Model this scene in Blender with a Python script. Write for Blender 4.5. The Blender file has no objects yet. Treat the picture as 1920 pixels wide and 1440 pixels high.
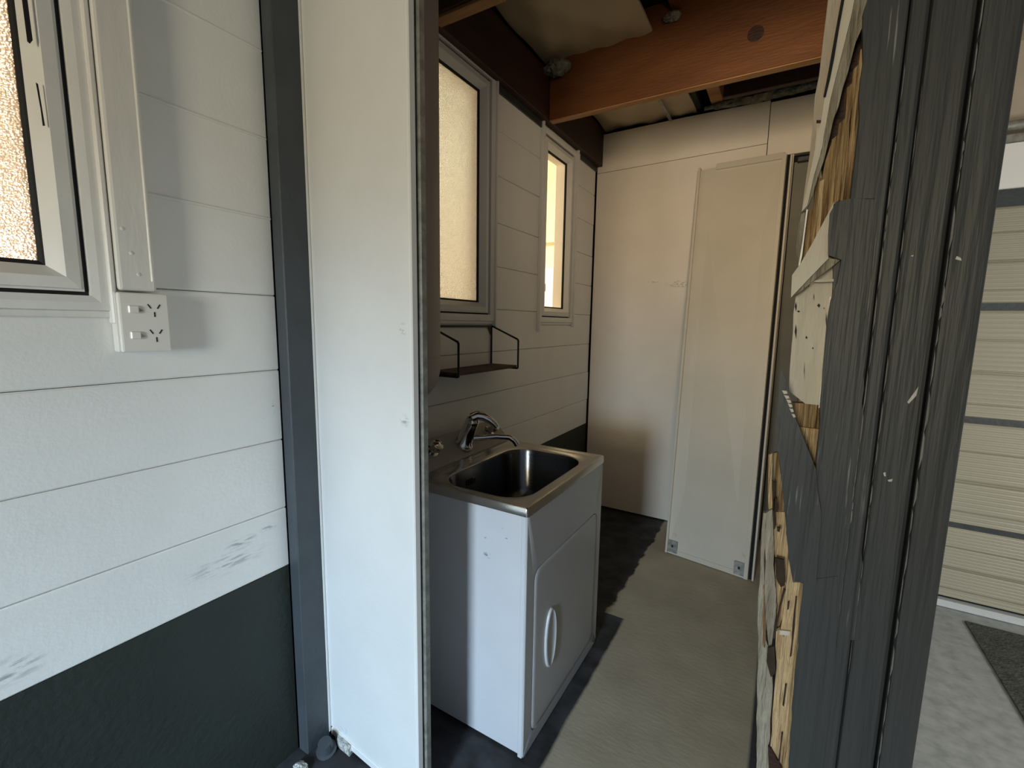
import bpy, bmesh, math, random
from mathutils import Vector, Matrix
random.seed(7)
C = bpy.context.scene.collection
sc = bpy.context.scene

# ------------------------------------------------------------------ camera
CAM = Vector((1.284, 0.0, 1.42))
RX = Vector((0.8573, 0.5146, 0.0151)); UX = Vector((-0.0811, 0.1060, 0.9911)); FX = Vector((-0.5084, 0.8508, -0.1326))
cam_d = bpy.data.cameras.new('camera'); cam = bpy.data.objects.new('camera', cam_d); C.objects.link(cam)
cam.matrix_world = Matrix(((RX.x, UX.x, -FX.x, CAM.x), (RX.y, UX.y, -FX.y, CAM.y), (RX.z, UX.z, -FX.z, CAM.z), (0, 0, 0, 1)))
cam_d.sensor_width = 36; cam_d.lens = 854.07 / 1920 * 36; cam_d.clip_start = 0.02
sc.camera = cam

# ------------------------------------------------------------------ world and light
w = bpy.data.worlds.new('sky'); sc.world = w; w.use_nodes = True
bg = w.node_tree.nodes['Background']; bg.inputs[0].default_value = (0.68, 0.82, 1.0, 1); bg.inputs[1].default_value = 0.25
def area(name, loc, target, sx, sy, power, col, spread=180):
    l = bpy.data.lights.new(name, 'AREA'); l.shape = 'RECTANGLE'; l.size = sx; l.size_y = sy
    l.energy = power; l.color = col; l.spread = math.radians(spread)
    o = bpy.data.objects.new(name, l); C.objects.link(o); o.location = loc
    o.rotation_euler = (Vector(target) - Vector(loc)).to_track_quat('-Z', 'Y').to_euler()
    return o
area('doorway_daylight_low', (0.97, -2.2, 1.25), (0.05, 1.0, -0.35), 0.5, 0.6, 19.5, (0.457, 0.717, 1.000), 70)
area('doorway_daylight', (0.97, -2.2, 1.6), (0.5, 1.0, 1.6), 0.5, 0.7, 36, (1.000, 0.85, 0.57))
area('laundry_fill', (1.24, 1.2, 2.46), (0.85, 3.3, 2.05), 0.16, 0.16, 3.3, (1.000, 0.77, 0.54), 105)  # unseen warm fill added to brighten the back of the laundry, no fixture
area('garage_fill', (3.6, 1.0, 1.2), (2.7, 3.0, 0.2), 0.8, 0.8, 29, (1.000, 0.982, 0.891))  # unseen fill added to light the garage door and floor
area('kitchen_light', (-1.5, 2.6, 2.7), (-1.5, 2.6, 0), 1.4, 2.6, 9, (0.818, 1.000, 0.691))
area('kitchen_light', (-1.5, 0.2, 2.7), (-1.5, 0.2, 0), 1.4, 1.6, 34.80, (1.000, 0.707, 0.474))
area('kitchen_end_fill', (-1.3, 2.6, 2.3), (-1.0, 4.6, 2.0), 0.8, 0.8, 55.00, (1.000, 0.900, 0.720))  # extra fill added to brighten the end wall behind the clear pane
sc.view_settings.view_transform = 'Standard'; sc.view_settings.look = 'None'
sc.view_settings.exposure = 0.0; sc.view_settings.gamma = 1.0; sc.view_settings.use_curve_mapping = False
try:
    sc.cycles.caustics_refractive = False; sc.cycles.caustics_reflective = False
    sc.cycles.use_denoising = True; sc.cycles.sample_clamp_indirect = 4.0
except Exception: pass

# ------------------------------------------------------------------ materials
def node_mat(name):
    m = bpy.data.materials.new(name); m.use_nodes = True
    nt = m.node_tree; b = nt.nodes['Principled BSDF']; return m, nt, b
def mat(name, col, rough=0.6, var=0.08, scale=6.0, stretch=(1, 1, 1), bump=0.02, bscale=60.0, metal=0.0, col2=None, lo=0.35, hi=0.65, spec=0.4, coat=0.0):
    m, nt, b = node_mat(name)
    N = nt.nodes.new; L = nt.links.new
    g = N('ShaderNodeNewGeometry'); mp = N('ShaderNodeMapping'); mp.inputs['Scale'].default_value = stretch
    L(g.outputs['Position'], mp.inputs['Vector'])
    n = N('ShaderNodeTexNoise'); n.inputs['Scale'].default_value = scale; n.inputs['Detail'].default_value = 6; n.inputs['Roughness'].default_value = .6
    L(mp.outputs[0], n.inputs['Vector'])
    r = N('ShaderNodeValToRGB'); r.color_ramp.elements[0].position = lo; r.color_ramp.elements[1].position = hi
    c2 = col2 if col2 else tuple(c * (1 - var) for c in col); c1 = col if col2 else tuple(min(1, c * (1 + var)) for c in col)
    r.color_ramp.elements[0].color = (*c2, 1); r.color_ramp.elements[1].color = (*c1, 1)
    L(n.outputs['Fac'], r.inputs['Fac']); L(r.outputs['Color'], b.inputs['Base Color'])
    n2 = N('ShaderNodeTexNoise'); n2.inputs['Scale'].default_value = bscale; n2.inputs['Detail'].default_value = 5
    L(mp.outputs[0], n2.inputs['Vector'])
    bp = N('ShaderNodeBump'); bp.inputs['Strength'].default_value = 1.0; bp.inputs['Distance'].default_value = bump * 0.05
    L(n2.outputs['Fac'], bp.inputs['Height']); L(bp.outputs['Normal'], b.inputs['Normal'])
    b.inputs['Roughness'].default_value = rough; b.inputs['Metallic'].default_value = metal
    b.inputs['Specular IOR Level'].default_value = spec; b.inputs['Coat Weight'].default_value = coat
    return m
M = {}
def marked_white(name, col, marks, rough=0.5):
    """painted white with scuffs / chips at given world points: (x,y,z, rx,ry,rz, strength)"""
    m = mat(name, col, rough=rough, var=0.035, scale=3, bump=0.01, bscale=90)
    nt = m.node_tree; b = nt.nodes['Principled BSDF']; N = nt.nodes.new; L = nt.links.new
    src = b.inputs['Base Color'].links[0].from_socket
    g = N('ShaderNodeNewGeometry')
    no = N('ShaderNodeTexNoise'); no.inputs['Scale'].default_value = 55; no.inputs['Detail'].default_value = 5
    mp0 = N('ShaderNodeMapping'); mp0.inputs['Scale'].default_value = (1, .35, 2.2); L(g.outputs['Position'], mp0.inputs[0]); L(mp0.outputs[0], no.inputs['Vector'])
    for (x, y, z, rx, ry, rz, s) in marks:
        mp = N('ShaderNodeMapping'); mp.vector_type = 'TEXTURE'
        mp.inputs['Location'].default_value = (x, y, z); mp.inputs['Scale'].default_value = (rx, ry, rz)
        L(g.outputs['Position'], mp.inputs[0])
        ln = N('ShaderNodeVectorMath'); ln.operation = 'LENGTH'; L(mp.outputs[0], ln.inputs[0])
        mr = N('ShaderNodeMapRange'); mr.inputs['From Min'].default_value = 1.0; mr.inputs['From Max'].default_value = 0.2
        L(ln.outputs['Value'], mr.inputs[0])
        mu = N('ShaderNodeMath'); mu.operation = 'MULTIPLY'; L(mr.outputs[0], mu.inputs[0])
        ns = N('ShaderNodeMapRange'); ns.inputs['From Min'].default_value = .48; ns.inputs['From Max'].default_value = .62; L(no.outputs['Fac'], ns.inputs[0])
        L(ns.outputs[0], mu.inputs[1])
        m2 = N('ShaderNodeMath'); m2.operation = 'MULTIPLY'; L(mu.outputs[0], m2.inputs[0]); m2.inputs[1].default_value = s
        mx = N('ShaderNodeMix'); mx.data_type = 'RGBA'; L(m2.outputs[0], mx.inputs[0]); L(src, mx.inputs[6]); mx.inputs[7].default_value = (.16, .16, .17, 1)
        src = mx.outputs[2]
    L(src, b.inputs['Base Color'])
    return m
M['plank'] = marked_white('painted_plank', (0.80, 0.80, 0.77), [
    (0, .62, .745, .03, .13, .035, .55), (0, .66, .79, .03, .05, .02, .7), (0, .74, .80, .02, .03, .012, 1.0),
    (0, .20, .60 + .11, .03, .06, .035, .7), (0, .775, 1.16, .02, .006, .03, 1.0)])
M['white'] = mat('white_gloss_paint', (0.76, 0.76, 0.73), rough=.35, var=.03, scale=4, bump=.03, bscale=25)
M['old_white'] = mat('thick_white_paint', (0.74, 0.73, 0.69), rough=.4, var=.04, scale=9, bump=.05, bscale=24, stretch=(1, 1, .3))
M['leaf'] = marked_white('door_panel_white', (0.74, 0.745, 0.73), [(.44, .86, 1.40, .02, .05, .02, .6), (.44, .86, 1.16, .02, .05, .02, .6), (.12, .89, .06, .04, .05, .015, .5)], rough=.42)
M['alu'] = mat('white_edge_strip', (0.80, 0.80, 0.78), rough=.3, var=.02, bump=0)
M['dark'] = mat('charcoal_paint', (0.035, 0.040, 0.043), rough=.42, var=.12, scale=9, bump=.05, bscale=40)
M['dark_band'] = mat('dark_green_grey_paint', (0.022, 0.028, 0.024), rough=.6, var=.12, scale=3, bump=.05, bscale=60)
M['dark_post'] = mat('blue_grey_paint', (0.055, 0.064, 0.072), rough=.5, var=.1, scale=8, bump=.04, bscale=50)
M['black'] = mat('black_gap', (0.006, 0.006, 0.007), rough=.8, var=.1)
M['backsheet'] = marked_white('back_wall_sheet', (0.80, 0.73, 0.63), [(.62, 3.3, 1.70, .10, .05, .03, .6), (.45, 3.3, 1.72, .05, .05, .01, .5)], rough=.6)
M['backsheet_shaded'] = mat('back_wall_sheet_shaded', (0.20, 0.19, 0.15), rough=.7)  # shade right of the leaning door put into the sheet colour
M['lean'] = marked_white('leaning_door_paint', (0.64, 0.59, 0.49), [(.78, 2.83, .12, .02, .05, .02, .9), (1.17, 2.76, .13, .02, .05, .02, .9)], rough=.5)
M['beam'] = mat('stained_timber', (0.165, 0.060, 0.014), rough=.6, col2=(0.105, 0.036, 0.009), scale=3, stretch=(.5, 1.5, 2.5), bump=.05, bscale=40)
M['beam_dark'] = mat('dark_stained_timber', (0.045, 0.015, 0.007), rough=.6, col2=(0.025, 0.010, 0.006), scale=5, stretch=(1.5, .25, 3), bump=.05, bscale=40)
M['beam_pale'] = mat('pale_timber', (0.42, 0.22, 0.09), rough=.65, col2=(0.25, 0.12, 0.05), scale=7, stretch=(.3, 3, 3), bump=.06, bscale=40)
M['foil'] = mat('roof_blanket', (0.46, 0.38, 0.26), rough=.55, var=.1, scale=2.5, bump=.08, bscale=8)
M['wool'] = mat('insulation_wool', (0.26, 0.25, 0.20), rough=.95, col2=(0.10, .10, .085), scale=25, bump=.6, bscale=40)
M['ply'] = mat('raw_plywood_edge', (0.52, 0.37, 0.19), rough=.8, col2=(0.19, 0.105, 0.045), scale=3.5, stretch=(42, 42, 1.2), bump=.45, bscale=4, lo=.38, hi=.6)
M['pine'] = mat('splintered_pine', (0.68, 0.50, 0.28), rough=.8, col2=(0.34, 0.20, 0.09), scale=3, stretch=(34, 34, 1.6), bump=.5, bscale=4, lo=.36, hi=.56)
M['chipwhite'] = mat('chipped_white_paint', (0.58, 0.54, 0.45), rough=.55, col2=(0.50, 0.46, 0.37), scale=20, stretch=(1, 1, .2), bump=.12, bscale=40)
M['weathered'] = mat('weathered_split_timber', (0.46, 0.39, 0.31), rough=.7, col2=(0.33, 0.27, 0.21), scale=10, stretch=(3, 3, .4), bump=.2, bscale=20)
M['greysplit'] = mat('grey_torn_face', (0.40, 0.37, 0.30), rough=.75, col2=(0.20, 0.17, 0.12), scale=10, stretch=(6, 6, .6), bump=.35, bscale=20)
M['steel'] = mat('brushed_steel', (0.56, 0.54, 0.51), rough=.24, var=.06, scale=4, metal=1.0, bump=.004, bscale=180)
M['steel_bowl_shaded'] = mat('steel_bowl_shaded', (0.16, 0.16, 0.16), rough=.2, var=.1, scale=5, metal=1.0, bump=.006, bscale=120)  # darker copy of the steel, the bowl's shade put into its colour
M['chrome'] = mat('chrome', (0.62, 0.62, 0.62), rough=.10, var=.02, metal=1.0, bump=0)
M['cab'] = marked_white('cabinet_powdercoat', (0.63, 0.64, 0.67), [(.51, 1.15, .672, .02, .05, .012, 1.3), (.56, 1.15, .78, .01, .05, .008, 1.2), (.58, 1.15, .75, .006, .05, .006, 1.2), (.50, 1.15, .73, .006, .05, .006, 1.1)], rough=.38)
M['cabdoor'] = mat('cabinet_door_plastic', (0.52, 0.52, 0.53), rough=.3, var=.02, bump=0)
M['splash'] = mat('grey_white_plastic', (0.40, 0.39, 0.36), rough=.5, var=.06, bump=.01)
M['iron'] = mat('black_wire', (0.008, 0.008, 0.009), rough=.45, var=.1, bump=0)
M['shelfwood'] = mat('dark_shelf_wood', (0.085, 0.042, 0.022), rough=.6, col2=(0.035, .018, .012), scale=6, stretch=(6, .6, 2), bump=.05)
M['plastic'] = mat('outlet_plastic', (0.78, 0.76, 0.70), rough=.3, var=.02, bump=0)
M['slot'] = mat('slot_black', (0.01, 0.01, 0.01), rough=.7, var=0)
M['enamel'] = mat('heater_enamel', (0.38, 0.34, 0.31), rough=.5, var=.03, bump=0)
M['bracket'] = mat('grey_tin_bracket', (0.30, 0.30, 0.27), rough=.5, var=.25, scale=40, metal=.4)
M['rib'] = mat('garage_door_steel', (0.40, 0.38, 0.31), rough=.35, var=.03, scale=3, metal=.0, bump=.01)
M['ribwhite'] = mat('white_garage_panel', (0.95, 0.95, 0.95), rough=.4, var=.01, bump=.02, bscale=8)
M['seal'] = mat('door_bottom_strip', (0.75, 0.8, 0.85), rough=.3, var=.02, metal=.3)
M['mat'] = mat('dark_rubber_mat', (0.085, 0.088, 0.085), rough=.9, var=.25, scale=30, bump=.3, bscale=90)
M['garage_wall'] = mat('garage_wall_paint', (0.55, 0.47, 0.38), rough=.7)
M['debris'] = mat('pale_filler', (0.62, 0.62, 0.58), rough=.8, var=.3, scale=60, bump=.5, bscale=90)
M['cream'] = mat('kitchen_cream_wall', (0.90, 0.80, 0.62), rough=.8, var=.02)
M['lemon'] = mat('kitchen_lemon_board', (0.88, 0.84, 0.52), rough=.6, var=.02)
M['kwhite'] = mat('kitchen_white', (0.88, 0.88, 0.86), rough=.6, var=.02)
# floor: concrete, part of it painted dark along the long wall, world coordinates
def floor_mat():
    m, nt, b = node_mat('concrete_floor'); N = nt.nodes.new; L = nt.links.new
    g = N('ShaderNodeNewGeometry'); sp = N('ShaderNodeSeparateXYZ'); L(g.outputs['Position'], sp.inputs[0])
    def noise(scale, det=6):
        n = N('ShaderNodeTexNoise'); n.inputs['Scale'].default_value = scale; n.inputs['Detail'].default_value = det; L(g.outputs['Position'], n.inputs['Vector']); return n.outputs['Fac']
    def ramp(f, a, b_, c1, c2):
        r = N('ShaderNodeValToRGB'); r.color_ramp.elements[0].position = a; r.color_ramp.elements[1].position = b_
        r.color_ramp.elements[0].color = (*c1, 1); r.color_ramp.elements[1].color = (*c2, 1); L(f, r.inputs[0]); return r.outputs[0]
    def math_(op, a, b2):
        n = N('ShaderNodeMath'); n.operation = op
        for i, v in enumerate((a, b2)):
            if isinstance(v, (int, float)): n.inputs[i].default_value = v
            else: L(v, n.inputs[i])
        return n.outputs[0]
    def mix(f, a, b2):
        n = N('ShaderNodeMix'); n.data_type = 'RGBA'; L(f, n.inputs[0]); L(a, n.inputs[6]); L(b2, n.inputs[7]); return n.outputs[2]
    beige = ramp(noise(5, 12), .3, .7, (.38, .33, .24), (.48, .42, .315))
    grey = ramp(noise(22), .3, .7, (.28, .30, .31), (.42, .44, .45))
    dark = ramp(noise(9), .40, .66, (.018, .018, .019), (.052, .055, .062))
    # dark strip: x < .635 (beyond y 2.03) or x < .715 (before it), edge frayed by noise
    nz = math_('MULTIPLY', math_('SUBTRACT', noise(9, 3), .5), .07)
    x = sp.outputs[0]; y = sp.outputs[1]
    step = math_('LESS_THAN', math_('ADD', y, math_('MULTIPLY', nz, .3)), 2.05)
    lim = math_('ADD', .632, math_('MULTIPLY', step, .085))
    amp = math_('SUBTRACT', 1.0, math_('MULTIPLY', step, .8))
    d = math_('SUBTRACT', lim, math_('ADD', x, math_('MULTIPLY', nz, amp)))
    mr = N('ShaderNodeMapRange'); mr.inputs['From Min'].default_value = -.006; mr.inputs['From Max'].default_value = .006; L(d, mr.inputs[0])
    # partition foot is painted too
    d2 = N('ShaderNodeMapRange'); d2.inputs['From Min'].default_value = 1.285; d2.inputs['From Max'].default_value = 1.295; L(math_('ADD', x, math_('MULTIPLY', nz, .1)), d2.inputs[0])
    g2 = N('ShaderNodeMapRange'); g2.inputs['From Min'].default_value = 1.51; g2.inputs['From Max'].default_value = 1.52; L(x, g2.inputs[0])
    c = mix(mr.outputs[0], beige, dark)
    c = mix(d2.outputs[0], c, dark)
    c = mix(g2.outputs[0], c, grey)
    L(c, b.inputs['Base Color'])
    b.inputs['Roughness'].default_value = .72
    bp = N('ShaderNodeBump'); bp.inputs['Distance'].default_value = .0014; mpn = N('ShaderNodeMapping'); mpn.inputs['Scale'].default_value = (1, 2.2, 1)
    nb = N('ShaderNodeTexNoise'); nb.inputs['Scale'].default_value = 26; nb.inputs['Detail'].default_value = 7
    L(g.outputs['Position'], mpn.inputs[0]); L(mpn.outputs[0], nb.inputs['Vector']); L(nb.outputs['Fac'], bp.inputs['Height']); L(bp.outputs[0], b.inputs['Normal'])
    bp.inputs['Strength'].default_value = .8
    return m
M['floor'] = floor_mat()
def jamb_mat():
    m = mat('scuffed_charcoal_paint', (0.042, 0.046, 0.047), rough=.5, var=.12, scale=20, bump=.10, bscale=60, stretch=(1, 1, .05))
    nt = m.node_tree; b = nt.nodes['Principled BSDF']; N = nt.nodes.new; L = nt.links.new
    src = b.inputs['Base Color'].links[0].from_socket
    g = N('ShaderNodeNewGeometry'); mp = N('ShaderNodeMapping'); mp.inputs['Scale'].default_value = (260, 260, 10); L(g.outputs['Position'], mp.inputs[0])
    n = N('ShaderNodeTexNoise'); n.inputs['Scale'].default_value = 1; n.inputs['Detail'].default_value = 4; L(mp.outputs[0], n.inputs['Vector'])
    n2 = N('ShaderNodeTexNoise'); n2.inputs['Scale'].default_value = 7; L(g.outputs['Position'], n2.inputs['Vector'])
    a = N('ShaderNodeMapRange'); a.inputs['From Min'].default_value = .62; a.inputs['From Max'].default_value = .72; L(n.outputs['Fac'], a.inputs[0])
    c = N('ShaderNodeMapRange'); c.inputs['From Min'].default_value = .5; c.inputs['From Max'].default_value = .62; L(n2.outputs['Fac'], c.inputs[0])
    sp = N('ShaderNodeSeparateXYZ'); L(g.outputs['Position'], sp.inputs[0])
    e = N('ShaderNodeMapRange'); e.inputs['From Min'].default_value = 1.425; e.inputs['From Max'].default_value = 1.40; L(sp.outputs[0], e.inputs[0])
    t = N('ShaderNodeMath'); t.operation = 'MULTIPLY'; L(a.outputs[0], t.inputs[0]); L(c.outputs[0], t.inputs[1])
    t3 = N('ShaderNodeMath'); t3.operation = 'MULTIPLY'; L(t.outputs[0], t3.inputs[0]); L(e.outputs[0], t3.inputs[1])
    t2 = N('ShaderNodeMath'); t2.operation = 'MULTIPLY'; L(t3.outputs[0], t2.inputs[0]); t2.inputs[1].default_value = .45
    mx = N('ShaderNodeMix'); mx.data_type = 'RGBA'; L(t2.outputs[0], mx.inputs[0]); L(src, mx.inputs[6]); mx.inputs[7].default_value = (.42, .42, .40, 1)
    L(mx.outputs[2], b.inputs['Base Color']); return m
M['jamb'] = jamb_mat()
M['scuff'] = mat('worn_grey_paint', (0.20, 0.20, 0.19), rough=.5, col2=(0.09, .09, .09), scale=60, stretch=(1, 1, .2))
M['cleft'] = mat('dark_brown_cleft', (0.035, 0.022, 0.014), rough=.9, var=.3, scale=40)
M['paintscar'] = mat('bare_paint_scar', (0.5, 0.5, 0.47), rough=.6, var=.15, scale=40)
def frosted():
    m, nt, b = node_mat('frosted_glass'); N = nt.nodes.new; L = nt.links.new
    b.inputs['Base Color'].default_value = (1, 1, 1, 1); b.inputs['Transmission Weight'].default_value = 1.0
    b.inputs['Roughness'].default_value = .22; b.inputs['IOR'].default_value = 1.3
    g = N('ShaderNodeNewGeometry'); n = N('ShaderNodeTexVoronoi'); n.inputs['Scale'].default_value = 210; L(g.outputs['Position'], n.inputs['Vector'])
    bp = N('ShaderNodeBump'); bp.inputs['Strength'].default_value = .75; bp.inputs['Distance'].default_value = .004
    L(n.outputs['Distance'], bp.inputs['Height']); L(bp.outputs[0], b.inputs['Normal'])
    tr = N('ShaderNodeBsdfTranslucent'); tr.inputs[0].default_value = (.95, .95, .92, 1); mx = N('ShaderNodeMixShader'); mx.inputs[0].default_value = .32
    out = nt.nodes['Material Output']; L(b.outputs[0], mx.inputs[1]); L(tr.outputs[0], mx.inputs[2]); L(mx.outputs[0], out.inputs['Surface'])
    return m
M['frosted'] = frosted()
def clear():
    m = bpy.data.materials.new('clear_glass'); m.use_nodes = True; nt = m.node_tree; nt.nodes.clear(); N = nt.nodes.new; L = nt.links.new
    o = N('ShaderNodeOutputMaterial'); t = N('ShaderNodeBsdfTransparent'); gl = N('ShaderNodeBsdfGlossy'); gl.inputs['Roughness'].default_value = .02
    fr = N('ShaderNodeFresnel'); fr.inputs['IOR'].default_value = 1.45; mx = N('ShaderNodeMixShader')
    mx.inputs[0].default_value = .06; L(t.outputs[0], mx.inputs[1]); L(gl.outputs[0], mx.inputs[2]); L(mx.outputs[0], o.inputs[0]); return m
M['clear'] = clear()
def emit(name, col, s):
    m, nt, b = node_mat(name); b.inputs['Emission Color'].default_value = (*col, 1); b.inputs['Emission Strength'].default_value = s; b.inputs['Base Color'].default_value = (*col, 1); return m
M['bright'] = emit('far_glow_panel', (1.0, 0.97, 0.92), 9.0)

# ------------------------------------------------------------------ helpers
ORG = {}
def origin(o): return ORG.get(o.name, Vector((0, 0, 0))) if o else Vector((0, 0, 0))
def obj(name, bm, m, parent=None, label=None, cat=None, group=None, kind=None, smooth=False):
    me = bpy.data.meshes.new(name); bm.normal_update()
    xs = [v.co for v in bm.verts]
    mn = Vector((min(v.x for v in xs), min(v.y for v in xs), min(v.z for v in xs))); mxx = Vector((max(v.x for v in xs), max(v.y for v in xs), max(v.z for v in xs)))
    c = (mn + mxx) / 2; c.z = mn.z
    bmesh.ops.translate(bm, verts=bm.verts, vec=-c)
    bm.to_mesh(me); bm.free()
    o = bpy.data.objects.new(name, me); C.objects.link(o); me.materials.append(m)
    if smooth:
        for p_ in me.polygons: p_.use_smooth = True
        try: me.set_sharp_from_angle(angle=math.radians(40))
        except Exception: pass
    o.location = c - origin(parent); ORG[o.name] = c
    if parent: o.parent = parent
    tag(o, label, cat, group, kind); return o
def tag(o, label=None, cat=None, group=None, kind=None):
    if label: o['label'] = label
    if cat: o['category'] = cat
    if group: o['group'] = group
    if kind: o['kind'] = kind
def empty(name, loc, label=None, cat=None, kind=None):
    o = bpy.data.objects.new(name, None); C.objects.link(o); o.location = loc; o.empty_display_size = .1; ORG[o.name] = Vector(loc); tag(o, label, cat, None, kind); return o
def bx(bm, x0, x1, y0, y1, z0, z1, bev=0, seg=1, jit=0):
    r = bmesh.ops.create_cube(bm, size=1); vs = r['verts']
    for v in vs: v.co = Vector((x0 + (v.co.x + .5) * (x1 - x0), y0 + (v.co.y + .5) * (y1 - y0), z0 + (v.co.z + .5) * (z1 - z0)))
    if bev:
        es = list({e for v in vs for e in v.link_edges}); bmesh.ops.bevel(bm, geom=es, offset=bev, segments=seg, affect='EDGES', profile=.5)
    return bm
def box(*a, **k): return bx(bmesh.new(), *a, **k)
def rrect(x0, x1, y0, y1, r, z, n=6, axis='z'):
    pts = []
    for (cx, cy, a0) in ((x1 - r, y1 - r, 0), (x0 + r, y1 - r, 90), (x0 + r, y0 + r, 180), (x1 - r, y0 + r, 270)):
        for i in range(n + 1):
            a = math.radians(a0 + 90 * i / n); pts.append((cx + r * math.cos(a), cy + r * math.sin(a)))
    if axis == 'z': return [Vector((p[0], p[1], z)) for p in pts]
    if axis == 'x': return [Vector((z, p[0], p[1])) for p in pts]
    return [Vector((p[0], z, p[1])) for p in pts]
def loft(bm, loops, cap0=True, cap1=True, closed=True):
    L = [[bm.verts.new(p) for p in lp] for lp in loops]
    n = len(L[0])
    for a, b in zip(L[:-1], L[1:]):
        for i in range(n if closed else n - 1):
            j = (i + 1) % n
            try: bm.faces.new((a[i], a[j], b[j], b[i]))
            except Exception: pass
    if cap0: bm.faces.new(L[0][::-1])
    if cap1: bm.faces.new(L[-1])
    bmesh.ops.recalc_face_normals(bm, faces=bm.faces); return bm
def tube(bm, pts, r, n=8, r1=None):
    pts = [Vector(p) for p in pts]; loops = []
    prev = None
    for i, p in enumerate(pts):
        if i == 0: d = pts[1] - p
        elif i == len(pts) - 1: d = p - pts[i - 1]
        else: d = (pts[i + 1] - p).normalized() + (p - pts[i - 1]).normalized()
        d.normalize()
        if prev is None:
            a = d.cross(Vector((0, 0, 1)));
            if a.length < .1: a = d.cross(Vector((1, 0, 0)))
        else: a = prev - d * prev.dot(d)
        a.normalize(); b = d.cross(a); prev = a
        rr = r if r1 is None else r + (r1 - r) * i / (len(pts) - 1)
        loops.append([p + (a * math.cos(2 * math.pi * k / n) + b * math.sin(2 * math.pi * k / n)) * rr for k in range(n)])
    return loft(bm, loops)
def revolve(bm, base, axis, prof, n=20):
    """prof: list of (distance along axis, radius)"""
    base = Vector(base); d = Vector(axis).normalized(); a = d.cross(Vector((0, 1, 0)))
    if a.length < .1: a = d.cross(Vector((1, 0, 0)))
    a.normalize(); b = d.cross(a)
    loops = [[base + d * t + (a * math.cos(2 * math.pi * k / n) + b * math.sin(2 * math.pi * k / n)) * max(r, 1e-4) for k in range(n)] for t, r in prof]
    return loft(bm, loops)
def prism(bm, pts, d):
    """closed polygon of 3D points extruded by vector d"""
    d = Vector(d); A = [bm.verts.new(Vector(p)) for p in pts]; B = [bm.verts.new(Vector(p) + d) for p in pts]
    n = len(pts)
    try: bm.faces.new(A)
    except Exception: pass
    try: bm.faces.new(B[::-1])
    except Exception: pass
    for i in range(n): bm.faces.new((A[i], A[(i + 1) % n], B[(i + 1) % n], B[i]))
    bmesh.ops.recalc_face_normals(bm, faces=bm.faces); return bm
def on_y(px, py, Y):
    """point of the plane y = Y seen at a picture position"""
    d = FX + RX * ((px - 960) / 854.07) - UX * ((py - 720) / 854.07); return CAM + d * (Y / d.y)
def on_x(px, py, X):
    d = FX + RX * ((px - 960) / 854.07) - UX * ((py - 720) / 854.07); return CAM + d * ((X - CAM.x) / d.x)

# ================================================================== SETTING
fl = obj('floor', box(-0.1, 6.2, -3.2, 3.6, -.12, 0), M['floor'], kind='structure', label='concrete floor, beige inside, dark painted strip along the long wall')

# ---- long left wall: dark base, white planks
WL = obj('wall_left', box(-.10, -.016, -2.2, .93, 0, .655), M['black'], kind='structure', label='long wall of white painted horizontal boards over a dark base')
WIN = [  # glass y0,y1,z0,z1
    (-.10, .318, 1.530, 2.50), (1.40, 1.845, 1.525, 2.475), (2.535, 2.828, 1.525, 2.435)]
EDGE = .078
def holes(): return [(a - EDGE, b + EDGE, c - EDGE, d + EDGE) for a, b, c, d in WIN]
# backing behind the planks, with the window holes left open
ys = [-2.2] + [v for h in holes() for v in (h[0], h[1])] + [3.36]
bb = bmesh.new()
for i in range(0, len(ys), 2): bx(bb, -.10, -.016, ys[i], ys[i + 1], .655, 2.9)
for h in holes():
    bx(bb, -.10, -.016, h[0], h[1], .655, h[2]); bx(bb, -.10, -.016, h[0], h[1], h[3], 2.9)
bx(bb, -.10, -.016, .93, 3.36, 0, .655); bx(bb, -.12, -.10, 3.36, 4.6, 0, 3.6); bx(bb, -.12, -.10, -2.2, 3.36, 2.9, 3.6)
obj('backing', bb, M['black'], WL)
obj('base_board', box(-.016, -.004, -2.2, .80, .0, .653, bev=.001), M['dark_band'], WL, label='dark grey-green painted base board')
obj('base_board', box(-.016, -.004, .88, 3.29, .0, .653, bev=.001), M['dark_band'], WL)
zb = [.655, .845, 1.060, 1.272, 1.488, 1.702, 1.915, 2.140, 2.350, 2.565, 2.78]
cuts_y = sorted({v for h in holes() for v in (h[0], h[1])})
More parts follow.
